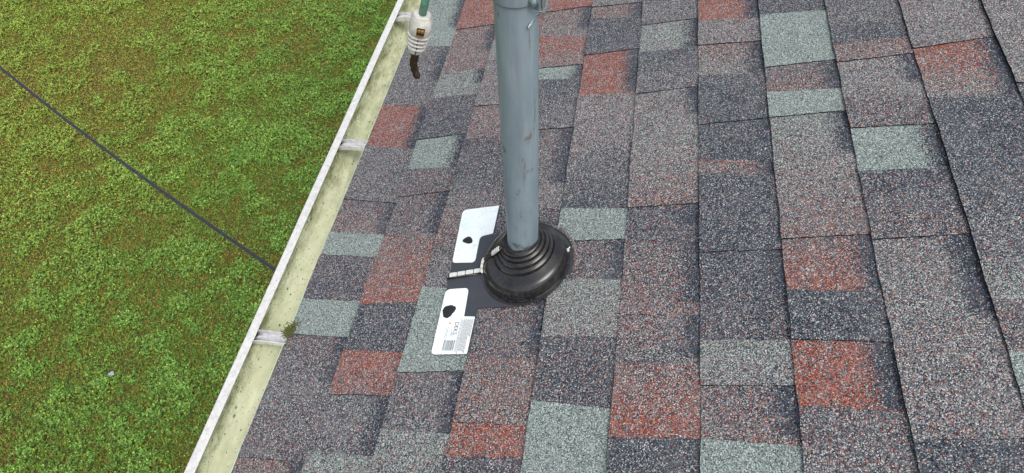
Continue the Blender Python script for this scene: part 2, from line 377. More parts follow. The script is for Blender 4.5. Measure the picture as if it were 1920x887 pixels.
bm = bmesh.new(); bm_box(bm, -.30, -.15, U_NEAR + .2, U_FAR - .2, LAWN_Z, -.352); bm_box(bm, 5.3, 5.45, U_NEAR + .2, U_FAR - .2, LAWN_Z, -.2); 
for u0 in (U_NEAR + .2, U_FAR - .35): bm_box(bm, -.15, 5.3, u0, u0 + .15, LAWN_Z, -.2)
from_bm('wall', bm, M['siding'], house)
# drip edge under the first course
bm = bmesh.new()
bm_box(bm, S_EAVE - .006, S_EAVE + .06, U_NEAR, U_FAR, -.0122, -.0102, lambda s, u, o: rp(s, u, o))
bm_box(bm, XE - .008, XE - .0065, U_NEAR, U_FAR, XE * math.tan(TH) - .035, XE * math.tan(TH) - .0108)
from_bm('drip_edge', bm, M['drip'], house)

# ------------------------------------------------------------------ gutter
GL0, GL1 = -1.1, 3.6
gz = -0.216
gut = tag(empty('gutter', (-.66, 1.2, gz)), 'cream eavestrough with white front lip and dirt specks, running along the roof edge', 'gutter')
prof = [(-.7185, gz - .0035), (-.7265, gz - .0045), (-.7285, gz - .012), (-.7285, gz - .022), (-.7265, gz - .034), (-.7215, gz - .046), (-.713, gz - .058), (-.702, gz - .068), (-.690, gz - .076), (-.676, gz - .082), (-.660, gz - .085), (-.63, gz - .086), (-.60, gz - .0865), (-.592, gz - .082), (-.590, gz - .07), (-.590, gz + .004)]
dirt = [1.0, 1.0, 1.0, 1.0, .85, .55, .3, .2, .24, .4, .7, .95, 1, 1, .8, .5]
NU = 240; vs = []; cl = []; fs = []
us = np.linspace(GL0, GL1, NU)
for sgn, (dx, dz) in enumerate(((0, 0), (-.0012, -.0012))):
    for u in us:
        far = min(1, max(0, (u - .9) / 0.9))
        patch = .22 * math.exp(-((u - 1.13) / .05) ** 2) + .1 * math.exp(-((u - .38) / .1) ** 2)
        for (x, z), d in zip(prof, dirt):
            vs.append((x + dx, u, z + dz)); cl.append((min(1, d + .38 * far + patch), 0, 0, 1))
P = len(prof)
for l in range(2):
    for i in range(NU - 1):
        for j in range(P - 1):
            a = l * NU * P + i * P + j; fs.append((a, a + P, a + P + 1, a + 1))
me = bpy.data.meshes.new('trough'); me.from_pydata(vs, [], fs); me.update(); color_attr(me, cl)
link('trough', me, M['gutter'], gut, smooth=True)
bm = bmesh.new()
lp = [(-.7375, gz - .016), (-.739, gz - .013), (-.739, gz - .002), (-.737, gz), (-.7195, gz + .0005), (-.7175, gz - .001), (-.7178, gz - .003), (-.7355, gz - .0025), (-.7362, gz - .016)]
nn = 60; rings = []
for u in np.linspace(GL0, GL1, nn):
    wv = .0006 * math.sin(u * 3.1) + .0003 * math.sin(u * 11)
    rings.append([bm.verts.new((x + wv, u, z)) for x, z in lp])
for i in range(nn - 1):
    for j in range(len(lp)): bm.faces.new((rings[i][j], rings[i][(j + 1) % len(lp)], rings[i + 1][(j + 1) % len(lp)], rings[i + 1][j]))
bm.faces.new(rings[0]); bm.faces.new(rings[-1][::-1]); from_bm('front_lip', bm, M['lip'], gut)
def hanger_mesh():
    # pressed strap: two upturned rims and a raised middle rib, flaring at the lip end
    bm = bmesh.new(); X = [-.7335, -.728, -.722, -.712, -.70, -.685, -.66, -.63, -.592]; rows = []
    for i, x in enumerate(X):
        t = i / (len(X) - 1); hw = .0175 - .0035 * min(1, t * 2.2); ribh = .0050 * min(1, max(0, (x + .722) / .014)); rim = .0085 if x > -.726 else .003
        drop = -.014 if i == 0 else (-.012 if i == 1 else (-.007 if i == 2 else (-.0035 if i == 3 else -.001)))
        pr = [(-hw, rim), (-hw + .0022, rim + .0004), (-hw + .0042, -.004), (-.0060, -.0045), (-.0025, ribh), (.0020, ribh), (.0050, -.0045), (hw - .0042, -.004), (hw - .0026, rim + .0010), (hw, rim), (hw - .001, -.0060), (-hw + .001, -.0060)]
        rows.append([bm.verts.new((x, u, gz - .0055 + drop + z + (0.005 * t))) for u, z in pr])
    n = len(rows[0])
    for i in range(len(rows) - 1):
        for j in range(n): bm.faces.new((rows[i][j], rows[i][(j + 1) % n], rows[i + 1][(j + 1) % n], rows[i + 1][j]))
    bm.faces.new(rows[0]); bm.faces.new(rows[-1][::-1])
    bmesh.ops.recalc_face_normals(bm, faces=bm.faces)
    me = bpy.data.meshes.new('hanger'); bm.to_mesh(me); bm.free(); return me
hm = hanger_mesh(); color_attr(hm, [(min(1, max(0, (-.7105 - v.co.x) / .009)), 0, 0, 1) for v in hm.vertices])  # shade of the hook, painted as a dark mask on the lip end
def strap_material():
    k = N('aluminium_strap_painted_shade'); at = k.n('ShaderNodeAttribute', attribute_name='mix'); sep = k.n('ShaderNodeSeparateColor'); k.l(at.outputs['Color'], sep.inputs[0])
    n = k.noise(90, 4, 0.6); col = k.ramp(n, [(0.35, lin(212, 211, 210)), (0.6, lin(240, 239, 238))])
    f = k.math('MULTIPLY', sep.outputs[0], k.math('MULTIPLY_ADD', n, 1.6, 0.1), clamp=True)  # mask mixes the painted hook shade into the metal colour
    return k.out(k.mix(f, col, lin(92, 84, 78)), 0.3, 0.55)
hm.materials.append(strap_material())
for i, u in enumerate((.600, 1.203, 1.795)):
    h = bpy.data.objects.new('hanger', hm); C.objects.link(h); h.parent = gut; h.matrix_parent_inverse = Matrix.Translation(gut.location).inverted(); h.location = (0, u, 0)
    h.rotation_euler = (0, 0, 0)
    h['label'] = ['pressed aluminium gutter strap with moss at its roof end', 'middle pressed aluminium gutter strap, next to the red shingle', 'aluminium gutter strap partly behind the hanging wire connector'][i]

# ------------------------------------------------------------------ flashing plate and rubber pipe boot
fl = tag(empty('pipe_flashing', rp(-.1355, .749, 0)), 'black rubber pipe boot with stepped rings on a dark plate with two white panels', 'pipe flashing')
plate = [(-.309, .915), (-.2215, .9185), (-.2215, .838), (-.150, .838), (-.1355, .80), (-.1355, .653), (-.2215, .653), (-.2195, .5515), (-.2975, .551), (-.303, .735)]
poly_slab('base_plate', rounded(plate, [.008, 0, 0, 0, 0, 0, 0, 0, .008, 0]), .0020, .0038, M['plate'], fl)
up_pts = [(-.3125, .9165), (-.2238, .9195), (-.2238, .8405), (-.2530, .8355), (-.2505, .7660), (-.3045, .7690)]
a = poly_slab('white_panel', rounded(up_pts, [.012, 0, .002, .010, .010, .008]), .0041, .0047, M['label'], fl)
a['label'] = 'upper white panel of the flashing plate, one round tar blot'
lo_pts = [(-.3025, .7005), (-.2505, .7018), (-.2460, .6340), (-.2218, .6322), (-.2213, .5505), (-.2985, .5500)]
lowp = poly_slab('white_panel', rounded(lo_pts, [.012, .010, .002, .001, .001, .010]), .0041, .0047, M['label'], fl)
lowp['label'] = 'lower white panel of the flashing plate with printing and a bar code'
def blot(s0, u0, rs, ru, seed, parent):
    r = random.Random(seed); pts = []
    for i in range(40):
        t = i / 40 * 2 * math.pi; k = 1 + .12 * math.sin(2 * t + seed) + .10 * math.sin(3 * t + 1.3 * seed) + r.uniform(-.06, .06)
        pts.append((s0 + rs * k * math.cos(t), u0 + ru * k * math.sin(t)))
    bm = bmesh.new(); c = bm.verts.new(rp(s0, u0, .0066)); q = [bm.verts.new(rp(s, u, .0049)) for s, u in pts]
    q2 = [bm.verts.new(rp(s0 + (s - s0) * .8, u0 + (u - u0) * .8, .0062 + r.uniform(-.0004, .0004))) for s, u in pts]
    for i in range(40): bm.faces.new((q[i], q[(i + 1) % 40], q2[(i + 1) % 40], q2[i])); bm.faces.new((q2[i], q2[(i + 1) % 40], c))
    from_bm('tar_blot', bm, M['tar'], parent, smooth=True)
blot(-.2800, .8270, .0118, .0095, 3, a); blot(-.2835, .6475, .0155, .0135, 5, lowp)
# printing on the lower panel: letters run towards the viewer, tops to the right
def printed(text, s, u, size, mat, off, parent, name, extrude=0.0):
    cu = bpy.data.curves.new('t', 'FONT'); cu.body = text; cu.size = size; cu.extrude = extrude; cu.resolution_u = 3
    to = bpy.data.objects.new('t', cu); me = bpy.data.meshes.new_from_object(to); bpy.data.objects.remove(to)
    for v in me.vertices:
        x, y, z = v.co; v.co = rp(s + y, u - x, off + z)
    return link(name, me, mat, parent)
pap = poly_slab('printed_sticker', [(-.2425, .6300), (-.2226, .6285), (-.2222, .5520), (-.2475, .5515)], .0049, .0051, M['paper'], lowp)
printed('DEKS', -.2615, .6215, .0125, M['ink_dark'], .0052, lowp, 'printed_word')
vs = []; fs = []
def dash(s0, s1, u0, u1, off=.00535):
    b = len(vs); vs.extend([rp(s0, u0, off), rp(s1, u0, off), rp(s1, u1, off), rp(s0, u1, off)]); fs.append((b, b + 1, b + 2, b + 3))
r = random.Random(4)
for i in range(11):
    s = -.2490 + i * .00245; u = .6270 - .003 * (i % 2)
    if i < 2: s -= .0005
    end = .556 if i < 9 else .590
    while u > end:
        l = r.uniform(.002, .007); dash(s, s + .00095, u, u - l); u -= l + .0011
for s, ua, ub in ((-.2745, .610, .580), (-.2775, .607, .584), (-.2660, .605, .588), (-.2635, .598, .590)):
    u = ua
    while u > ub:
        l = r.uniform(.002, .005); dash(s, s + .0008, u, u - l); u -= l + .001
s = -.2760
while s < -.2520:
    wd = r.choice([.0005, .0008, .0012]); dash(s, s + wd, .5800, .5575); s += wd + r.choice([.0006, .001, .0014])
pym('printed_lines', vs, fs, M['ink'], lowp)
b = [rp(-.2745, .6215, .0052), rp(-.2700, .6185, .0052), rp(-.2745, .6155, .0052)]
pym('printed_triangle', b, [(0, 2, 1)], M['ink_orange'], lowp)

# boot
BC = (-.1355, .749); AX = (-.135, .760); PR = .03015
def centre(off):
    t = min(1, off / .060); return (BC[0] + (-.1226 - BC[0]) * t, BC[1] + (AX[1] - BC[1]) * t)
prof = [(.0975, .0030), (.0975, .0046), (.0935, .0056), (.0890, .0060), (.0880, .0075), (.0886, .0120), (.0884, .0180), (.0874, .0250), (.0856, .0305), (.0832, .0345), (.0800, .0372), (.0760, .0392), (.0695, .0418), (.0640, .0442), (.0632, .0432),
        (.0622, .0432), (.0614, .0482), (.0605, .0488), (.0560, .0508), (.0552, .0498), (.0543, .0498), (.0536, .0546), (.0527, .0552), (.0486, .0570), (.0479, .0560), (.0470, .0560), (.0464, .0608), (.0455, .0613), (.0424, .0628), (.0417, .0618), (.0409, .0618), (.0403, .0662), (.0396, .0667), (.0372, .0676)]
prof = [(a, b if b < .0390 else .0390 + (b - .0390) * 1.30) for a, b in prof]
prof[0:3] = [(.0945, .0030), (.0945, .0044), (.0920, .0054)]
prof.append((.0352, .0790))
dense = []
for i, (rr, hh) in enumerate(prof): dense.append((rr, hh))
def boot_pt(phi, rr, hh, wob=0):
    c = centre(hh); return rp(c[0] + rr * math.cos(phi), c[1] + rr * math.sin(phi), hh)
NP = 128; vs = []; fs = []
for rr, hh in dense:
    for q in range(NP):
        phi = q / NP * 2 * math.pi; vs.append(boot_pt(phi, rr, hh + (.0006 * math.sin(phi * 3 + 1) if hh > .03 else 0)))
for i in range(len(dense) - 1):
    for q in range(NP): fs.append((i * NP + q, i * NP + (q + 1) % NP, (i + 1) * NP + (q + 1) % NP, (i + 1) * NP + q))
boot = pym('rubber_cone', vs, fs, M['rubber'], fl, smooth=True)
md = boot.modifiers.new('s', 'EDGE_SPLIT'); md.split_angle = R(24)
# torn collar of rubber hugging the pipe
vs = []; fs = []; r = random.Random(9)
jag = [0.0] * NP
for q in range(NP):
    phi = q / NP * 2 * math.pi
    jag[q] = .004 + .010 * max(0, math.cos(phi - R(140))) ** 2 + r.uniform(-.0018, .0018) + .002 * math.sin(phi * 7)
zt = lambda X, Y: 0
def axis_pt(phi, rr, z): return (AX[0] + rr * math.cos(phi), AX[1] + rr * math.sin(phi), z)
for lvl in range(5):
    for q in range(NP):
        phi = q / NP * 2 * math.pi
        if lvl == 0: p_ = boot_pt(phi, .0375, .0755)
        elif lvl == 1: p_ = boot_pt(phi, .0350 + r.uniform(-.0004, .0006), .0780)
        else:
            b0 = Vector(boot_pt(phi, .0345, .0785)); z = b0.z + (.2, .2, .35, .7, 1)[lvl] * jag[q]
            p_ = axis_pt(phi, PR + (.0, .0, .0032, .0022, .0004)[lvl] + r.uniform(-.0003, .0005), z)
        vs.append(p_)
for i in range(4):
    for q in range(NP): fs.append((i * NP + q, i * NP + (q + 1) % NP, (i + 1) * NP + (q + 1) % NP, (i + 1) * NP + q))
pym('torn_collar', vs, fs, M['tar'], fl, smooth=True)
# raised letters on the front wall of the boot
def wall_r(h):
    for (r0, h0), (r1, h1) in zip(dense, dense[1:]):
        if h0 <= h <= h1 and h1 > h0: return r0 + (r1 - r0) * (h - h0) / (h1 - h0)
    return .08
cu = bpy.data.curves.new('t', 'FONT'); cu.body = 'DEKS'; cu.size = .0250; cu.extrude = .5; cu.bevel_depth = 0; cu.resolution_u = 4; cu.space_character = 1.22; cu.offset = .0004
to = bpy.data.objects.new('t', cu); me = bpy.data.meshes.new_from_object(to); bpy.data.objects.remove(to)
bm = bmesh.new(); bm.from_mesh(me); bmesh.ops.triangulate(bm, faces=bm.faces); bmesh.ops.subdivide_edges(bm, edges=[e for e in bm.edges if e.calc_length() > .004 and abs(e.verts[0].co.z - e.verts[1].co.z) < .1], cuts=2); bm.to_mesh(me); bm.free()
xs = [v.co.x for v in me.vertices]; x0, x1 = min(xs), max(xs)
for v in me.vertices:
    x, y, z = v.co; h = .0105 + y * 1.05; phi = R(-90) + R(2) + (x - (x0 + x1) / 2) / .084
    v.co = boot_pt(phi, wall_r(h) + (.0040 if z > 0 else -.001), h)
link('raised_letters', me, M['rubber'], fl)
# crimp clips closing the split of the boot
def clip(name, p0, p1, nrm, wd, th, parent, mat):
    p0, p1, nrm = Vector(p0), Vector(p1), Vector(nrm).normalized(); t = (p1 - p0); L = t.length; t.normalize(); b_ = nrm.cross(t).normalized()
    bm = bmesh.new()
    f = lambda a, b2, c: tuple(p0 + t * a + b_ * b2 + nrm * c)
    bm_box(bm, 0, L, -wd / 2, wd / 2, 0, th, f)
    bmesh.ops.bevel(bm, geom=[e for e in bm.edges], offset=th * .22, segments=2, affect='EDGES')
    for a in (.22, .5, .78): bm_box(bm, L * a - .0005, L * a + .0005, -wd * .42, wd * .42, th * .95, th * 1.12, f)
    return from_bm(name, bm, mat, parent)
nr = Vector((-ST, 0, CT))
for i in range(4):
    a0 = -.3015 + i * .0183; clip('crimp_clip', rp(a0, .7350 + .0022 * i, .0042), rp(a0 + .0166, .7350 + .0022 * i + .0018, .0042), nr, .0100, .0040, fl, M['clip'])
bm = bmesh.new(); bm_tube(bm, [rp(-.306, .7275, .0045), rp(-.266, .731, .0052), rp(-.228, .7375, .0045)], .0022, 8); from_bm('split_seam', bm, M['rubber'], fl, smooth=True)
seam_phi = R(180)
for h0, h1, p0, p1 in ((.0095, .0175, 190, 187.5), (.0185, .0262, 187, 185), (.0270, .0340, 184.5, 183)):
    a0 = Vector(boot_pt(R(p0), wall_r(h0) + .0015, h0)); a1 = Vector(boot_pt(R(p1), wall_r(h1) + .0015, h1)); n_ = Vector(boot_pt(R(186), .12, .02)) - Vector(boot_pt(R(186), .08, .02)) + nr * .012
    clip('crimp_clip', a0, a1, n_, .0125, .0050, fl, M['clip'])
a0 = Vector(boot_pt(R(186), .0650, .0480)); a1 = Vector(boot_pt(R(200), .0445, .0720))
clip('crimp_clip', a0, a1, nr + Vector((-.5, -.3, 0)), .0095, .0055, fl, M['clip'])
bm = bmesh.new(); bm_tube(bm, [boot_pt(R(191), .0905, .008), boot_pt(R(184), .0830, .034), boot_pt(R(183), .0760, .0415), boot_pt(R(186), .0655, .048), boot_pt(R(203), .0400, .076)], [.0045, .0042, .0045, .0045, .0038], 8); from_bm('split_seam', bm, M['rubber'], fl, smooth=True)
# small fastener on the flange at the right
bm = bmesh.new(); q = Vector(boot_pt(R(18), .0915, .006)); bm_tube(bm, [q, q + nr * .004, q + nr * .0045], [.0032, .0032, .002], 10); bm_tube(bm, [q + nr * .003, q + nr * .004 + Vector((.004, .007, 0))], .0012, 6); from_bm('rivet', bm, M['clip'], fl, smooth=False)
# lifted cut edge of the shingle around the boot, at its upper right
vs = []; fs = []; cl = []
for i in range(33):
    t = R(-12 + i * 2.75); h = .0025 + .0045 * math.sin(math.pi * i / 32)
    for rr, hh in ((.1020, h - .004), (.1010, h), (.1050, h + .0012), (.1090, h * .6)):
        vs.append(rp(BC[0] + .001 + rr * math.cos(t), BC[1] + .004 + rr * math.sin(t), hh)); cl.append((.12, .15, .35, 1))
for i in range(32):
    for j in range(3): fs.append((i * 4 + j, i * 4 + j + 1, i * 4 + 5 + j, i * 4 + 4 + j))
ob = pym('shingle_cut_edge', vs, fs, M['granule'], house); color_attr(ob.data, cl)
bm = bmesh.new(); c = bm.verts.new(rp(BC[0] + .003, BC[1] + .004, .0036)); q = [bm.verts.new(rp(BC[0] + .002 + .1012 * math.cos(i / 96 * 2 * math.pi), BC[1] + .005 + .1012 * math.sin(i / 96 * 2 * math.pi), .0030 if .1 else 0)) for i in range(96)]
sel = [i for i in range(96) if -20 < ((i / 96 * 360 + 180) % 360 - 180) < 170]
for i in sel: bm.faces.new((c, q[i], q[(i + 1) % 96]))
from_bm('sealant_bed', bm, M['plate'], fl)

# ------------------------------------------------------------------ mast pipe
mast = tag(empty('mast_pipe', (AX[0], AX[1], -.04)), 'tall blue grey galvanised pipe with rust streaks rising out of the black rubber boot', 'pipe')
ZT = 1.25; NA = 140; NZ = 560; vs = []; fs = []; cl = []
za = np.concatenate([np.linspace(-.05, .62, NZ - 20, endpoint=False), np.linspace(.62, ZT, 20)]); gx, gy = np.meshgrid(np.arange(NA) / NA * 2 * math.pi, za)
wear = fbm(gx * .03 * 3 + 5, gy, .05, 3)
PHI_CAM = math.atan2(-AX[1], -AX[0])   # side that faces the ladder
def spot(phi, z, p0, z0, sp, sz):
    dphi = (phi - p0 + math.pi) % (2 * math.pi) - math.pi
    return math.exp(-(dphi / sp) ** 2 - ((z - z0) / sz) ** 2)
NOISE = fbm(gx * .09 + 3, gy * 1.0, .012, 11, 3)
def on_pipe(x, y):   # where a surveyed mark sits on the pipe: angle round it and height
    q = right * ((x - 960) / F_PX) + up * ((443.5 - y) / F_PX) + fw
    a = q.x ** 2 + q.y ** 2; b = -2 * (q.x * AX[0] + q.y * AX[1]); c_ = AX[0] ** 2 + AX[1] ** 2 - PR ** 2; dsc = b * b - 4 * a * c_
    t = (-b - math.sqrt(max(0, dsc))) / (2 * a); return math.atan2(q.y * t - AX[1], q.x * t - AX[0]), CAMZ + q.z * t
MARKS = []
for x, y, sp, sz, am in ((990, 262, .13, .006, 1.6), (996, 252, .08, .006, 1.0), (1001, 238, .045, .012, 1.0), (1003, 218, .04, .016, .9), (1003, 196, .04, .016, .8), (1002, 178, .03, .014, .6),
        (993, 68, .03, .012, .7), (994, 92, .03, .012, .6), (969, 365, .10, .005, 1.5), (973, 358, .07, .005, 1.2), (966, 372, .05, .004, 1.3), (984, 310, .03, .010, 1.0), (983, 330, .04, .010, 1.1), (982, 345, .05, .005, .9),
        (990, 322, .10, .003, .9), (998, 318, .06, .004, .8), (977, 405, .09, .012, .8), (984, 415, .06, .014, .7), (968, 430, .10, .01, .7), (985, 440, .12, .012, .8), (996, 400, .04, .02, .6), (975, 300, .02, .02, .4), (970, 300, .03, .005, .7)):
    MARKS.append(on_pipe(x, y) + (sp, sz, am, 0))
for x, y, sp, sz, am in ((946, 281, .12, .006, 1.4), (943, 275, .10, .004, 1.1), (948, 386, .10, .004, 1.1), (934, 22, .05, .01, .8), (969, 461, .3, .006, 1.4), (990, 465, .5, .005, 1.3), (980, 300, .03, .004, .9)):
    MARKS.append(on_pipe(x, y) + (sp, sz, am, 1))
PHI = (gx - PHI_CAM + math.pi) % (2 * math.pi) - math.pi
ch = [np.zeros_like(gx), np.zeros_like(gx)]
for p0, z0, sp, sz, am, w_ in MARKS:
    dph = (gx - p0 + math.pi) % (2 * math.pi) - math.pi; ch[w_] += am * np.exp(-(dph / sp) ** 2 - ((gy - z0) / sz) ** 2)
fine_n = fbm(gx * .03 + 3, gy, .0045, 31, 3)
low = np.where(gy < .24, .42, .85); rust = np.clip(ch[0] * low * (fine_n * 3.4 - .75), 0, .85); drk = np.clip(ch[1] * .7 * (fine_n * 3.2 - .7), 0, .8)
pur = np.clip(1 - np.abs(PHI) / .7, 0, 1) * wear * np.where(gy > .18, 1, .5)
for j in range(NZ):
    for i in range(NA): vs.append((AX[0] + PR * math.cos(gx[0, i]), AX[1] + PR * math.sin(gx[0, i]), za[j])); cl.append((rust[j, i], drk[j, i], pur[j, i], 1))
for j in range(NZ - 1):
    for i in range(NA): a_ = j * NA; fs.append((a_ + i, a_ + (i + 1) % NA, a_ + NA + (i + 1) % NA, a_ + NA + i))
fs.append(tuple((NZ - 1) * NA + i for i in range(NA)))
ob = pym('pipe_tube', vs, fs, M['pipe'], mast, smooth=True); color_attr(ob.data, cl)
# clamp band at the top of the frame with bolt, ear and twisted tie wire
ZC = .574
bm = bmesh.new(); rings = []
for z, rr in ((ZC, PR + .0004), (ZC, PR + .0026), (ZC + .002, PR + .0030), (ZC + .043, PR + .0030), (ZC + .045, PR + .0026), (ZC + .045, PR + .0004)):
    rings.append([bm.verts.new((AX[0] + rr * math.cos(i / 72 * 2 * math.pi), AX[1] + rr * math.sin(i / 72 * 2 * math.pi), z)) for i in range(72)])
for i in range(len(rings) - 1):
    for q in range(72): bm.faces.new((rings[i][q], rings[i][(q + 1) % 72], rings[i + 1][(q + 1) % 72], rings[i + 1][q]))
band = from_bm('clamp_band', bm, M['pipe'], mast, smooth=True); band.data.polygons.foreach_set('use_smooth', [True] * len(band.data.polygons)); color_attr(band.data, [(0.05, 0, .3, 1)] * len(band.data.vertices))
er = PHI_CAM + .80
ed = Vector((math.cos(er), math.sin(er), 0)); et = Vector((-math.sin(er), math.cos(er), 0)); eo = Vector((AX[0], AX[1], 0))
bm = bmesh.new(); bm_box(bm, PR - .002, PR + .014, -.0030, .0, ZC - .006, ZC + .043, lambda a, b, c: tuple(eo + ed * a + et * b + Vector((0, 0, c)))); bm_box(bm, PR - .002, PR + .014, .0035, .0065, ZC - .006, ZC + .043, lambda a, b, c: tuple(eo + ed * a + et * b + Vector((0, 0, c))))
bmesh.ops.bevel(bm, geom=list(bm.edges), offset=.0008, segments=2, affect='EDGES')
ear = from_bm('clamp_ear', bm, M['pipe'], band, smooth=False); color_attr(ear.data, [(0.2, 0, .2, 1)] * len(ear.data.vertices))
bm = bmesh.new(); q = eo + ed * (PR + .006) + Vector((0, 0, ZC + .006))
bm_tube(bm, [q - et * .004, q - et * .0055], .0085, 20); bm_tube(bm, [q - et * .0055, q - et * .0095, q - et * .0112], [.0065, .0062, .0035], 16); bm_tube(bm, [q + et * .0065, q + et * .016], .0035, 10)
from_bm('clamp_bolt', bm, M['bolt'], band)
tw = tag(empty('tie_wire', tuple(eo + ed * (PR + .018) + Vector((0, 0, ZC - .01)))), 'short twisted grey tie wire hooked on the pipe clamp near the top edge', 'wire')
W0 = eo + ed * (PR + .012) + Vector((0, 0, ZC + .03))
rc = Vector(right)
pc = eo - Vector((math.cos(PHI_CAM), math.sin(PHI_CAM), 0)) * 0
def px(x, y, depth):   # a surveyed point: picture position at a known distance along the view axis
    q = right * ((x - 960) / F_PX) + up * ((443.5 - y) / F_PX) + fw
    return Vector((0, 0, CAMZ)) + q * depth
ctl = [(1028, -22, .90), (1027, -5, .89), (1025, 12, .885), (1019, 24, .88), (1009, 24, .875), (1003, 33, .872), (996, 44, .870), (990, 53, .870)]
pts = [px(*c_) for c_ in ctl]
fine = []
for i in range(len(pts) - 1):
    for q in range(4): fine.append(pts[i].lerp(pts[i + 1], q / 4))
fine.append(pts[-1]); u1 = right; u2 = up
bm = bmesh.new()
for ph in (0, math.pi):
    bm_tube(bm, [p_ + (u1 * math.cos(i * .75 + ph) + u2 * math.sin(i * .75 + ph)) * (.0017 if i < 20 else .0010) for i, p_ in enumerate(fine)], .0013, 7)
from_bm('wire_strand', bm, M['bolt'], tw, smooth=True)

# ------------------------------------------------------------------ hanging wire connector near the gutter
def px(x, y, depth):   # a surveyed point: picture position at a known distance along the view axis
    q = right * ((x - 960) / F_PX) + up * ((443.5 - y) / F_PX) + fw
    return Vector((0, 0, CAMZ)) + q * depth
DC = .80
c0 = px(792, 26, DC - .02); c1 = px(779, 94, DC + .03)
axd = (c1 - c0).normalized(); sx = (right - axd * right.dot(axd)).normalized(); sy = axd.cross(sx)
if sy.dot(fw) > 0: sy = -sy      # towards the ladder
conn = tag(empty('wire_connector', tuple(c1)), 'white ribbed plastic wire connector hanging on a green wire with a cut dark cable end', 'connector')
L_ = (c1 - c0).length
def shell(profile, half, name, mat, nseg=28):
    bm = bmesh.new(); rings = []
    for t, rx, ry, sh in profile:
        rings.append([bm.verts.new(c0 + axd * (t * L_) + sx * (rx * (abs(math.cos(a)) ** .8) * (1 if math.cos(a) > 0 else -1) + sh) + sy * (ry * (abs(math.sin(a)) ** .8) * (1 if math.sin(a) > 0 else -1))) for a in [i / nseg * 2 * math.pi for i in range(nseg)]])
    for i in range(len(rings) - 1):
        for q in range(nseg): bm.faces.new((rings[i][q], rings[i][(q + 1) % nseg], rings[i + 1][(q + 1) % nseg], rings[i + 1][q]))
    bm.faces.new(rings[0][::-1]); bm.faces.new(rings[-1]); o_ = from_bm(name, bm, mat, conn, smooth=True); md = o_.modifiers.new('s', 'EDGE_SPLIT'); md.split_angle = R(40); return o_
pr_ = [(0, .008, .007, 0), (.015, .0102, .009, 0), (.06, .0112, .010, 0), (.10, .0128, .012, .0005), (.30, .0138, .0135, .0008), (.44, .0130, .0125, .0005)]
t = .46
for i in range(4):
    pr_ += [(t, .0098 - .0004 * i, .0092, 0), (t + .006, .0136 - .0008 * i, .0128, .0004), (t + .030, .0144 - .0008 * i, .0136, .0004), (t + .055, .0134 - .0008 * i, .0126, .0004), (t + .066, .0098 - .0005 * i, .0092, 0), (t + .100, .0096 - .0005 * i, .0090, 0)]; t += .105
pr_ += [(.90, .0104, .0100, 0), (.97, .0100, .0096, 0), (1.0, .0088, .0085, 0)]
shell(pr_, 0, 'plastic_housing', M['plastic'])
bm = bmesh.new(); bm_tube(bm, [c0 + axd * .003, c0 - axd * .02 + sx * .0005, c0 - axd * .10 + sx * .002, c0 - axd * .26 + sx * .012 + sy * .03, c0 - axd * .42 + sx * .06 + sy * .05], .0048, 14); from_bm('green_wire', bm, M['green_wire'], conn, smooth=True)
fr = lambda a, b, c: tuple(c0 + axd * a + sx * b + sy * c)
q0 = L_ * .27
bm = bmesh.new(); bm_box(bm, q0 - .0050, q0 + .0062, -.0036, .0056, .0100, .0140, fr); from_bm('screw_recess', bm, M['hole'], conn)
bm = bmesh.new()
for bx in (-.0008, .0030): bm_tube(bm, [fr(q0 - .002, bx, .0135), fr(q0 - .002, bx, .0158)], [.0024, .0018], 10)
bm_box(bm, q0 + .0050, q0 + .0064, -.0040, .0056, .0136, .0152, fr); from_bm('screw', bm, M['brass'], conn)
bm = bmesh.new(); bm_box(bm, q0 + .010, L_ * .99, -.0004, .0004, .0075, .0128, fr); from_bm('mould_line', bm, M['hole'], conn)
# cut stranded cable below: seven strands laid round each other
bm = bmesh.new()
base_pts = [c1 - axd * .004, px(778, 104, DC + .035), px(775, 118, DC + .045), px(777, 130, DC + .055), px(782, 144, DC + .062)]
fine = []
for i in range(len(base_pts) - 1):
    for q in range(4): fine.append(base_pts[i].lerp(base_pts[i + 1], q / 4))
fine.append(base_pts[-1]); fine[-1] = fine[-1]
for k_ in range(7):
    pts = []
    for i, p_ in enumerate(fine):
        a_ = k_ / 6 * 2 * math.pi + i * .32; rr = 0 if k_ == 6 else .0034 * (1 - .15 * i / len(fine)); pts.append(p_ + sx * rr * math.cos(a_) + sy * rr * math.sin(a_))
    bm_tube(bm, pts, .0021, 8)
from_bm('cable_end', bm, M['strand'], conn, smooth=True)

# ------------------------------------------------------------------ twin cable over the lawn
cab = tag(empty('overhead_cable', (-.30, .45, -.55)), 'thin dark twin cable stretched across above the lawn and passing under the gutter', 'cable')
A_ = px(512, 503, 1.95); B_ = px(0, 126, 2.75); dv = (A_ - B_).normalized()
pts = []
for i in range(61):
    t = -2.2 + 3.45 * i / 60; p_ = B_.lerp(A_, t); p_.z -= 0.035 * (1 - ((t - .5) * 2) ** 2) * 0 ; pts.append(p_)
sag = [Vector((0, 0, -.05 * (1 - (2 * i / 60 - 1) ** 2))) for i in range(61)]
def bend(t):   # slight belly measured in the picture
    return right * 0 - up * (.018 * max(0, 1 - ((t - .5) * 2) ** 2))
sdv = dv.cross(Vector(fw)).normalized()
for sg in (-1, 1):
    bm = bmesh.new(); q = []
    for i, p_ in enumerate(pts):
        t = -2.2 + 3.45 * i / 60; a_ = 6.0 * t
        q.append(p_ + bend(t) + sdv * sg * .0030 * (1 if abs(math.cos(a_)) > 0 else 1) + Vector(fw) * 0)
    bm_tube(bm, q, .0029, 8); from_bm('cable_core', bm, M['cable'], cab, smooth=True)

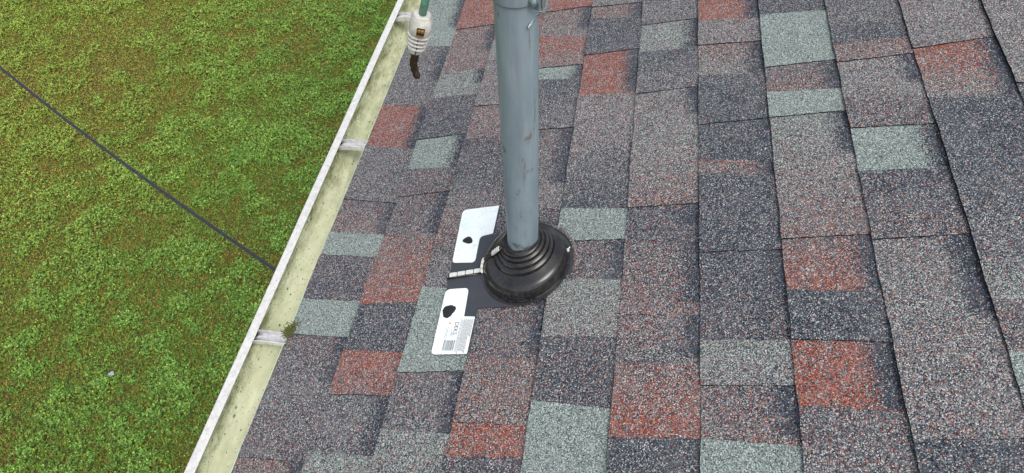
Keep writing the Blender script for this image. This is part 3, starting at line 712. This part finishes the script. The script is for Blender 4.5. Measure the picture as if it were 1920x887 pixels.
# ------------------------------------------------------------------ lawn
def lawn_material(name, attr):
    k = N(name)
    if attr:
        at = k.n('ShaderNodeAttribute', attribute_name='mix'); k.b.inputs['Subsurface Weight'].default_value = 0.0
        return k.out(at.outputs['Color'], 0.62, 0, 0.3)
    n = k.noise(3.0, 6, 0.7); n2 = k.noise(60, 5, 0.7)
    col = k.mix(n2, k.ramp(n, [(0.35, lin(90, 94, 32)), (0.6, lin(112, 98, 40))]), lin(74, 68, 28))
    k.bump(n2, 1.0, 0.02); return k.out(col, 0.95)
M['soil'] = lawn_material('thatch_and_soil', False); M['blades'] = lawn_material('grass_leaves', True)
bm = bmesh.new(); bmesh.ops.create_grid(bm, x_segments=40, y_segments=40, size=60)
for v in bm.verts: v.co.z = LAWN_Z
tag(from_bm('lawn', bm, M['soil']), 'lawn ground below the roof', None, None, 'structure')
def lawn_field(x, y):
    """share of dry brown thatch 0..1, and the liveliness of the clover"""
    n = fbm(x + 40, y + 40, .9, 21, 4); n2 = fbm(x + 40, y + 40, .12, 5, 4)
    away = np.clip((-x - 2.4) / 2.2, 0, 1)
    dry = np.clip((n * .45 + n2 * .55 - .50) * 3.0 + .30 + .48 * away * np.clip((y - .6) / 2.2, .35, 1), 0, 1)
    return dry, np.clip((fbm(x + 90, y + 70, .16, 77, 4) - .5) * 3.2 + .5, 0, 1)
def grass_mesh(n_clover, n_blade, x0, x1, y0, y1):
    r = np.random.default_rng(5); V = []; Cc = []; F4 = []
    # clover: three leaflets each, a bent quad
    cx = r.uniform(x0, x1, n_clover * 3); cy = r.uniform(y0, y1, n_clover * 3); dry, live = lawn_field(cx, cy)
    keep = r.random(len(cx)) < (1.0 - dry * .66) * (.42 + .58 * live); cx, cy, dry, live = (q[keep][:n_clover] for q in (cx, cy, dry, live)); n = len(cx)
    h = r.uniform(.008, .045, n) * (.6 + .6 * live); sz = r.uniform(.0048, .0105, n) * (.85 + .4 * live); rot = r.uniform(0, 6.28, n)
    shade = r.normal(0, 1, n)
    for k in range(3):
        a = rot + k * 2.094; tilt = r.normal(.05, .5, n)
        ux, uy = np.cos(a), np.sin(a); vx, vy = -uy, ux
        tw_ = r.normal(0, .3, n)
        def P(al, ac, lift):
            return np.stack([cx + ux * al * sz + vx * ac * sz, cy + uy * al * sz + vy * ac * sz, LAWN_Z + h + (tilt * al + tw_ * ac + lift) * sz], 1)
        quad = np.stack([P(.05, 0, 0), P(.75, -.55, .15), P(1.25, 0, -.05), P(.75, .55, .15)], 1)
        aw = np.clip((-cx - 2.4) / 2.6, 0, 1) * np.clip((cy - .8) / 2.2, .2, 1)
        g = np.stack([.090 + .070 * aw + .022 * shade + .050 * live, .200 + .040 * aw + .036 * shade + .080 * live, .030 + .008 * shade + .018 * live], 1)
        yel = (r.random(n) < .12)[:, None]; g = np.where(yel, g * np.array([1.7, 1.2, .8]), g)
        g = np.clip(g * np.exp(r.normal(-.02, .42, (n, 1))), .008, .5)
        V.append(quad.reshape(-1, 3)); Cc.append(np.repeat(g, 4, 0))
    # blades: narrow leaning quads, straw coloured where dry
    bx = r.uniform(x0, x1, n_blade); by = r.uniform(y0, y1, n_blade); dry, live = lawn_field(bx, by); n = n_blade
    a = r.uniform(0, 6.28, n); L = r.uniform(.014, .042, n) * (1 - .3 * dry); wd = r.uniform(.0012, .0028, n); el = r.uniform(.05, 1.1, n)
    ux, uy = np.cos(a), np.sin(a); hx = L * np.cos(el); hz = L * np.sin(el) * .7; z0 = r.uniform(0, .012, n)
    P0 = np.stack([bx - uy * wd, by + ux * wd, LAWN_Z + z0], 1); P1 = np.stack([bx + uy * wd, by - ux * wd, LAWN_Z + z0], 1)
    P2 = np.stack([bx + ux * hx + uy * wd * .3, by + uy * hx - ux * wd * .3, LAWN_Z + z0 + hz], 1); P3 = np.stack([bx + ux * hx - uy * wd * .3, by + uy * hx + ux * wd * .3, LAWN_Z + z0 + hz], 1)
    V.append(np.stack([P0, P1, P2, P3], 1).reshape(-1, 3))
    isdry = r.random(n) < (.15 + .58 * dry); sh = r.uniform(.45, 1.6, (n, 1))
    straw = np.array([.370, .290, .050]); brown = np.array([.230, .165, .034]); gr = np.array([.140, .225, .024]); olive = np.array([.245, .250, .028])
    t1 = r.random((n, 1)); aw = (np.clip((-bx - 2.4) / 2.6, 0, 1) * np.clip((by - .8) / 2.2, .2, 1))[:, None]; straw = straw * (.78 + .32 * aw); brown = brown * (.80 + .25 * aw); olive = olive * (.75 + .25 * aw) ; cdry = straw * t1 + brown * (1 - t1); cg = gr * t1 + olive * (1 - t1)
    Cc.append(np.repeat(np.clip(np.where(isdry[:, None], cdry, cg) * sh, 0, 1), 4, 0))
    V = np.concatenate(V); Cc = np.concatenate(Cc); nq = len(V) // 4
    me = bpy.data.meshes.new('grass'); me.vertices.add(len(V)); me.vertices.foreach_set('co', V.astype(np.float32).ravel())
    me.loops.add(nq * 4); me.loops.foreach_set('vertex_index', np.arange(nq * 4, dtype=np.int32)); me.polygons.add(nq)
    me.polygons.foreach_set('loop_start', np.arange(nq, dtype=np.int32) * 4); me.polygons.foreach_set('loop_total', np.full(nq, 4, dtype=np.int32)); me.update(); me.validate()
    color_attr(me, np.concatenate([Cc, np.ones((len(Cc), 1))], 1)); return me
GX0, GX1, GY0, GY1 = -7.4, -.7, .1, 6.8
tag(link('grass', grass_mesh(230000, 480000, GX0, GX1, GY0, GY1), M['blades']), 'short lawn of green clover and dry brown grass', None, None, 'stuff')
exec_small = True
def lawn_px(x, y, z=LAWN_Z):
    q = right * ((x - 960) / F_PX) + up * ((443.5 - y) / F_PX) + fw
    return Vector((0, 0, CAMZ)) + q * ((z - CAMZ) / q.z)
# grass tuft, broad-leaved weeds, a dried curled stem, a pale scrap
def tuft(x, y, n, L, name, label, cat, wd, col, seed, spread=.05):
    r = random.Random(seed); p0 = lawn_px(x, y); bm = bmesh.new()
    for i in range(n):
        a = r.uniform(0, 6.28); l = L * r.uniform(.6, 1.1); b0 = p0 + Vector((r.gauss(0, spread), r.gauss(0, spread), .005)); d = Vector((math.cos(a), math.sin(a), 0)); s_ = Vector((-d.y, d.x, 0)) * wd
        m_ = b0 + d * l * .5 + Vector((0, 0, l * .55)); e = b0 + d * l + Vector((0, 0, l * .45))
        q = [bm.verts.new(v) for v in (b0 - s_ * .4, b0 + s_ * .4, m_ + s_, m_ - s_, e)]
        bm.faces.new((q[0], q[1], q[2], q[3])); bm.faces.new((q[3], q[2], q[4]))
    o = from_bm(name, bm, M[col]); o_ = tag(o, label, cat); return o
M['tuft'] = simple('bright_grass', (92, 134, 46), 0.6, var=0.35, scale=40)
M['weed'] = simple('weed_leaf', (98, 142, 58), 0.55, var=0.25, scale=40)
M['dead'] = simple('dead_stem', (150, 112, 66), 0.8, var=0.2, scale=60)
M['scrap'] = simple('pale_scrap', (150, 160, 175), 0.5, var=0.2)
tuft(441, 298, 60, .085, 'grass_tuft', 'coarse bright green grass tuft in the lawn left of the upper gutter', 'grass tuft', .0028, 'tuft', 1)
tuft(545, 301, 10, .055, 'weed_plant', 'light green broad leaved weed in the lawn beside the gutter', 'weed', .011, 'weed', 2, .014)
p0 = lawn_px(347, 713); bm = bmesh.new()
bm_tube(bm, [p0 + Vector((.035 * math.cos(t), .03 * math.sin(t), .035 + .006 * math.sin(2 * t))) for t in [i * .25 for i in range(23)]], .0018, 6); tag(from_bm('dead_stem', bm, M['dead'], None, True), 'curled brown dead stem forming a ring on the lawn near the bottom', 'dead stem')
p0 = lawn_px(377, 510); bm = bmesh.new(); bm_tube(bm, [p0 + Vector((-.01, -.05, .03)), p0 + Vector((0, 0, .05)), p0 + Vector((0, .08, .035))], .0015, 6); tag(from_bm('dead_stem', bm, M['dead'], None, True), 'straight pale dead stem on the lawn left of the cable end', 'dead stem')
p0 = lawn_px(213, 705); bm = bmesh.new(); r = random.Random(2)
q = [bm.verts.new(p0 + Vector((.02 * math.cos(a) * r.uniform(.6, 1.1), .024 * math.sin(a) * r.uniform(.6, 1.1), .036 + r.uniform(-.006, .006)))) for a in [i * 2 * math.pi / 8 for i in range(8)]]
cc = bm.verts.new(p0 + Vector((0, 0, .045)))
for i in range(8): bm.faces.new((q[i], q[(i + 1) % 8], cc))
tag(from_bm('litter_scrap', bm, M['scrap']), 'small pale blue grey scrap lying on the lawn', 'litter')

# moss growing at the lowest visible strap
M['moss'] = simple('moss', (96, 98, 46), 0.9, var=0.5, scale=250)
r = random.Random(12); bm = bmesh.new(); o0 = Vector(rp(S_EAVE - .001, .611, .002))
for i in range(150):
    a = r.uniform(0, 6.28); e = r.uniform(.1, 1.3); l = r.uniform(.004, .013) * (1.5 if r.random() < .15 else 1)
    b0 = o0 + Vector((r.gauss(0.003, .0045), r.gauss(0, .0065), r.uniform(0, .004))) + Vector((.9, 1.0, .4)) * (max(0, r.gauss(0, .006)))
    bm_tube(bm, [b0, b0 + Vector((math.cos(a) * math.cos(e), math.sin(a) * math.cos(e), math.sin(e))) * l], [.0012, .0003], 4)
tag(from_bm('moss_clump', bm, M['moss']), 'small olive moss clump on the shingle edge at the end of the lower gutter strap', 'moss')
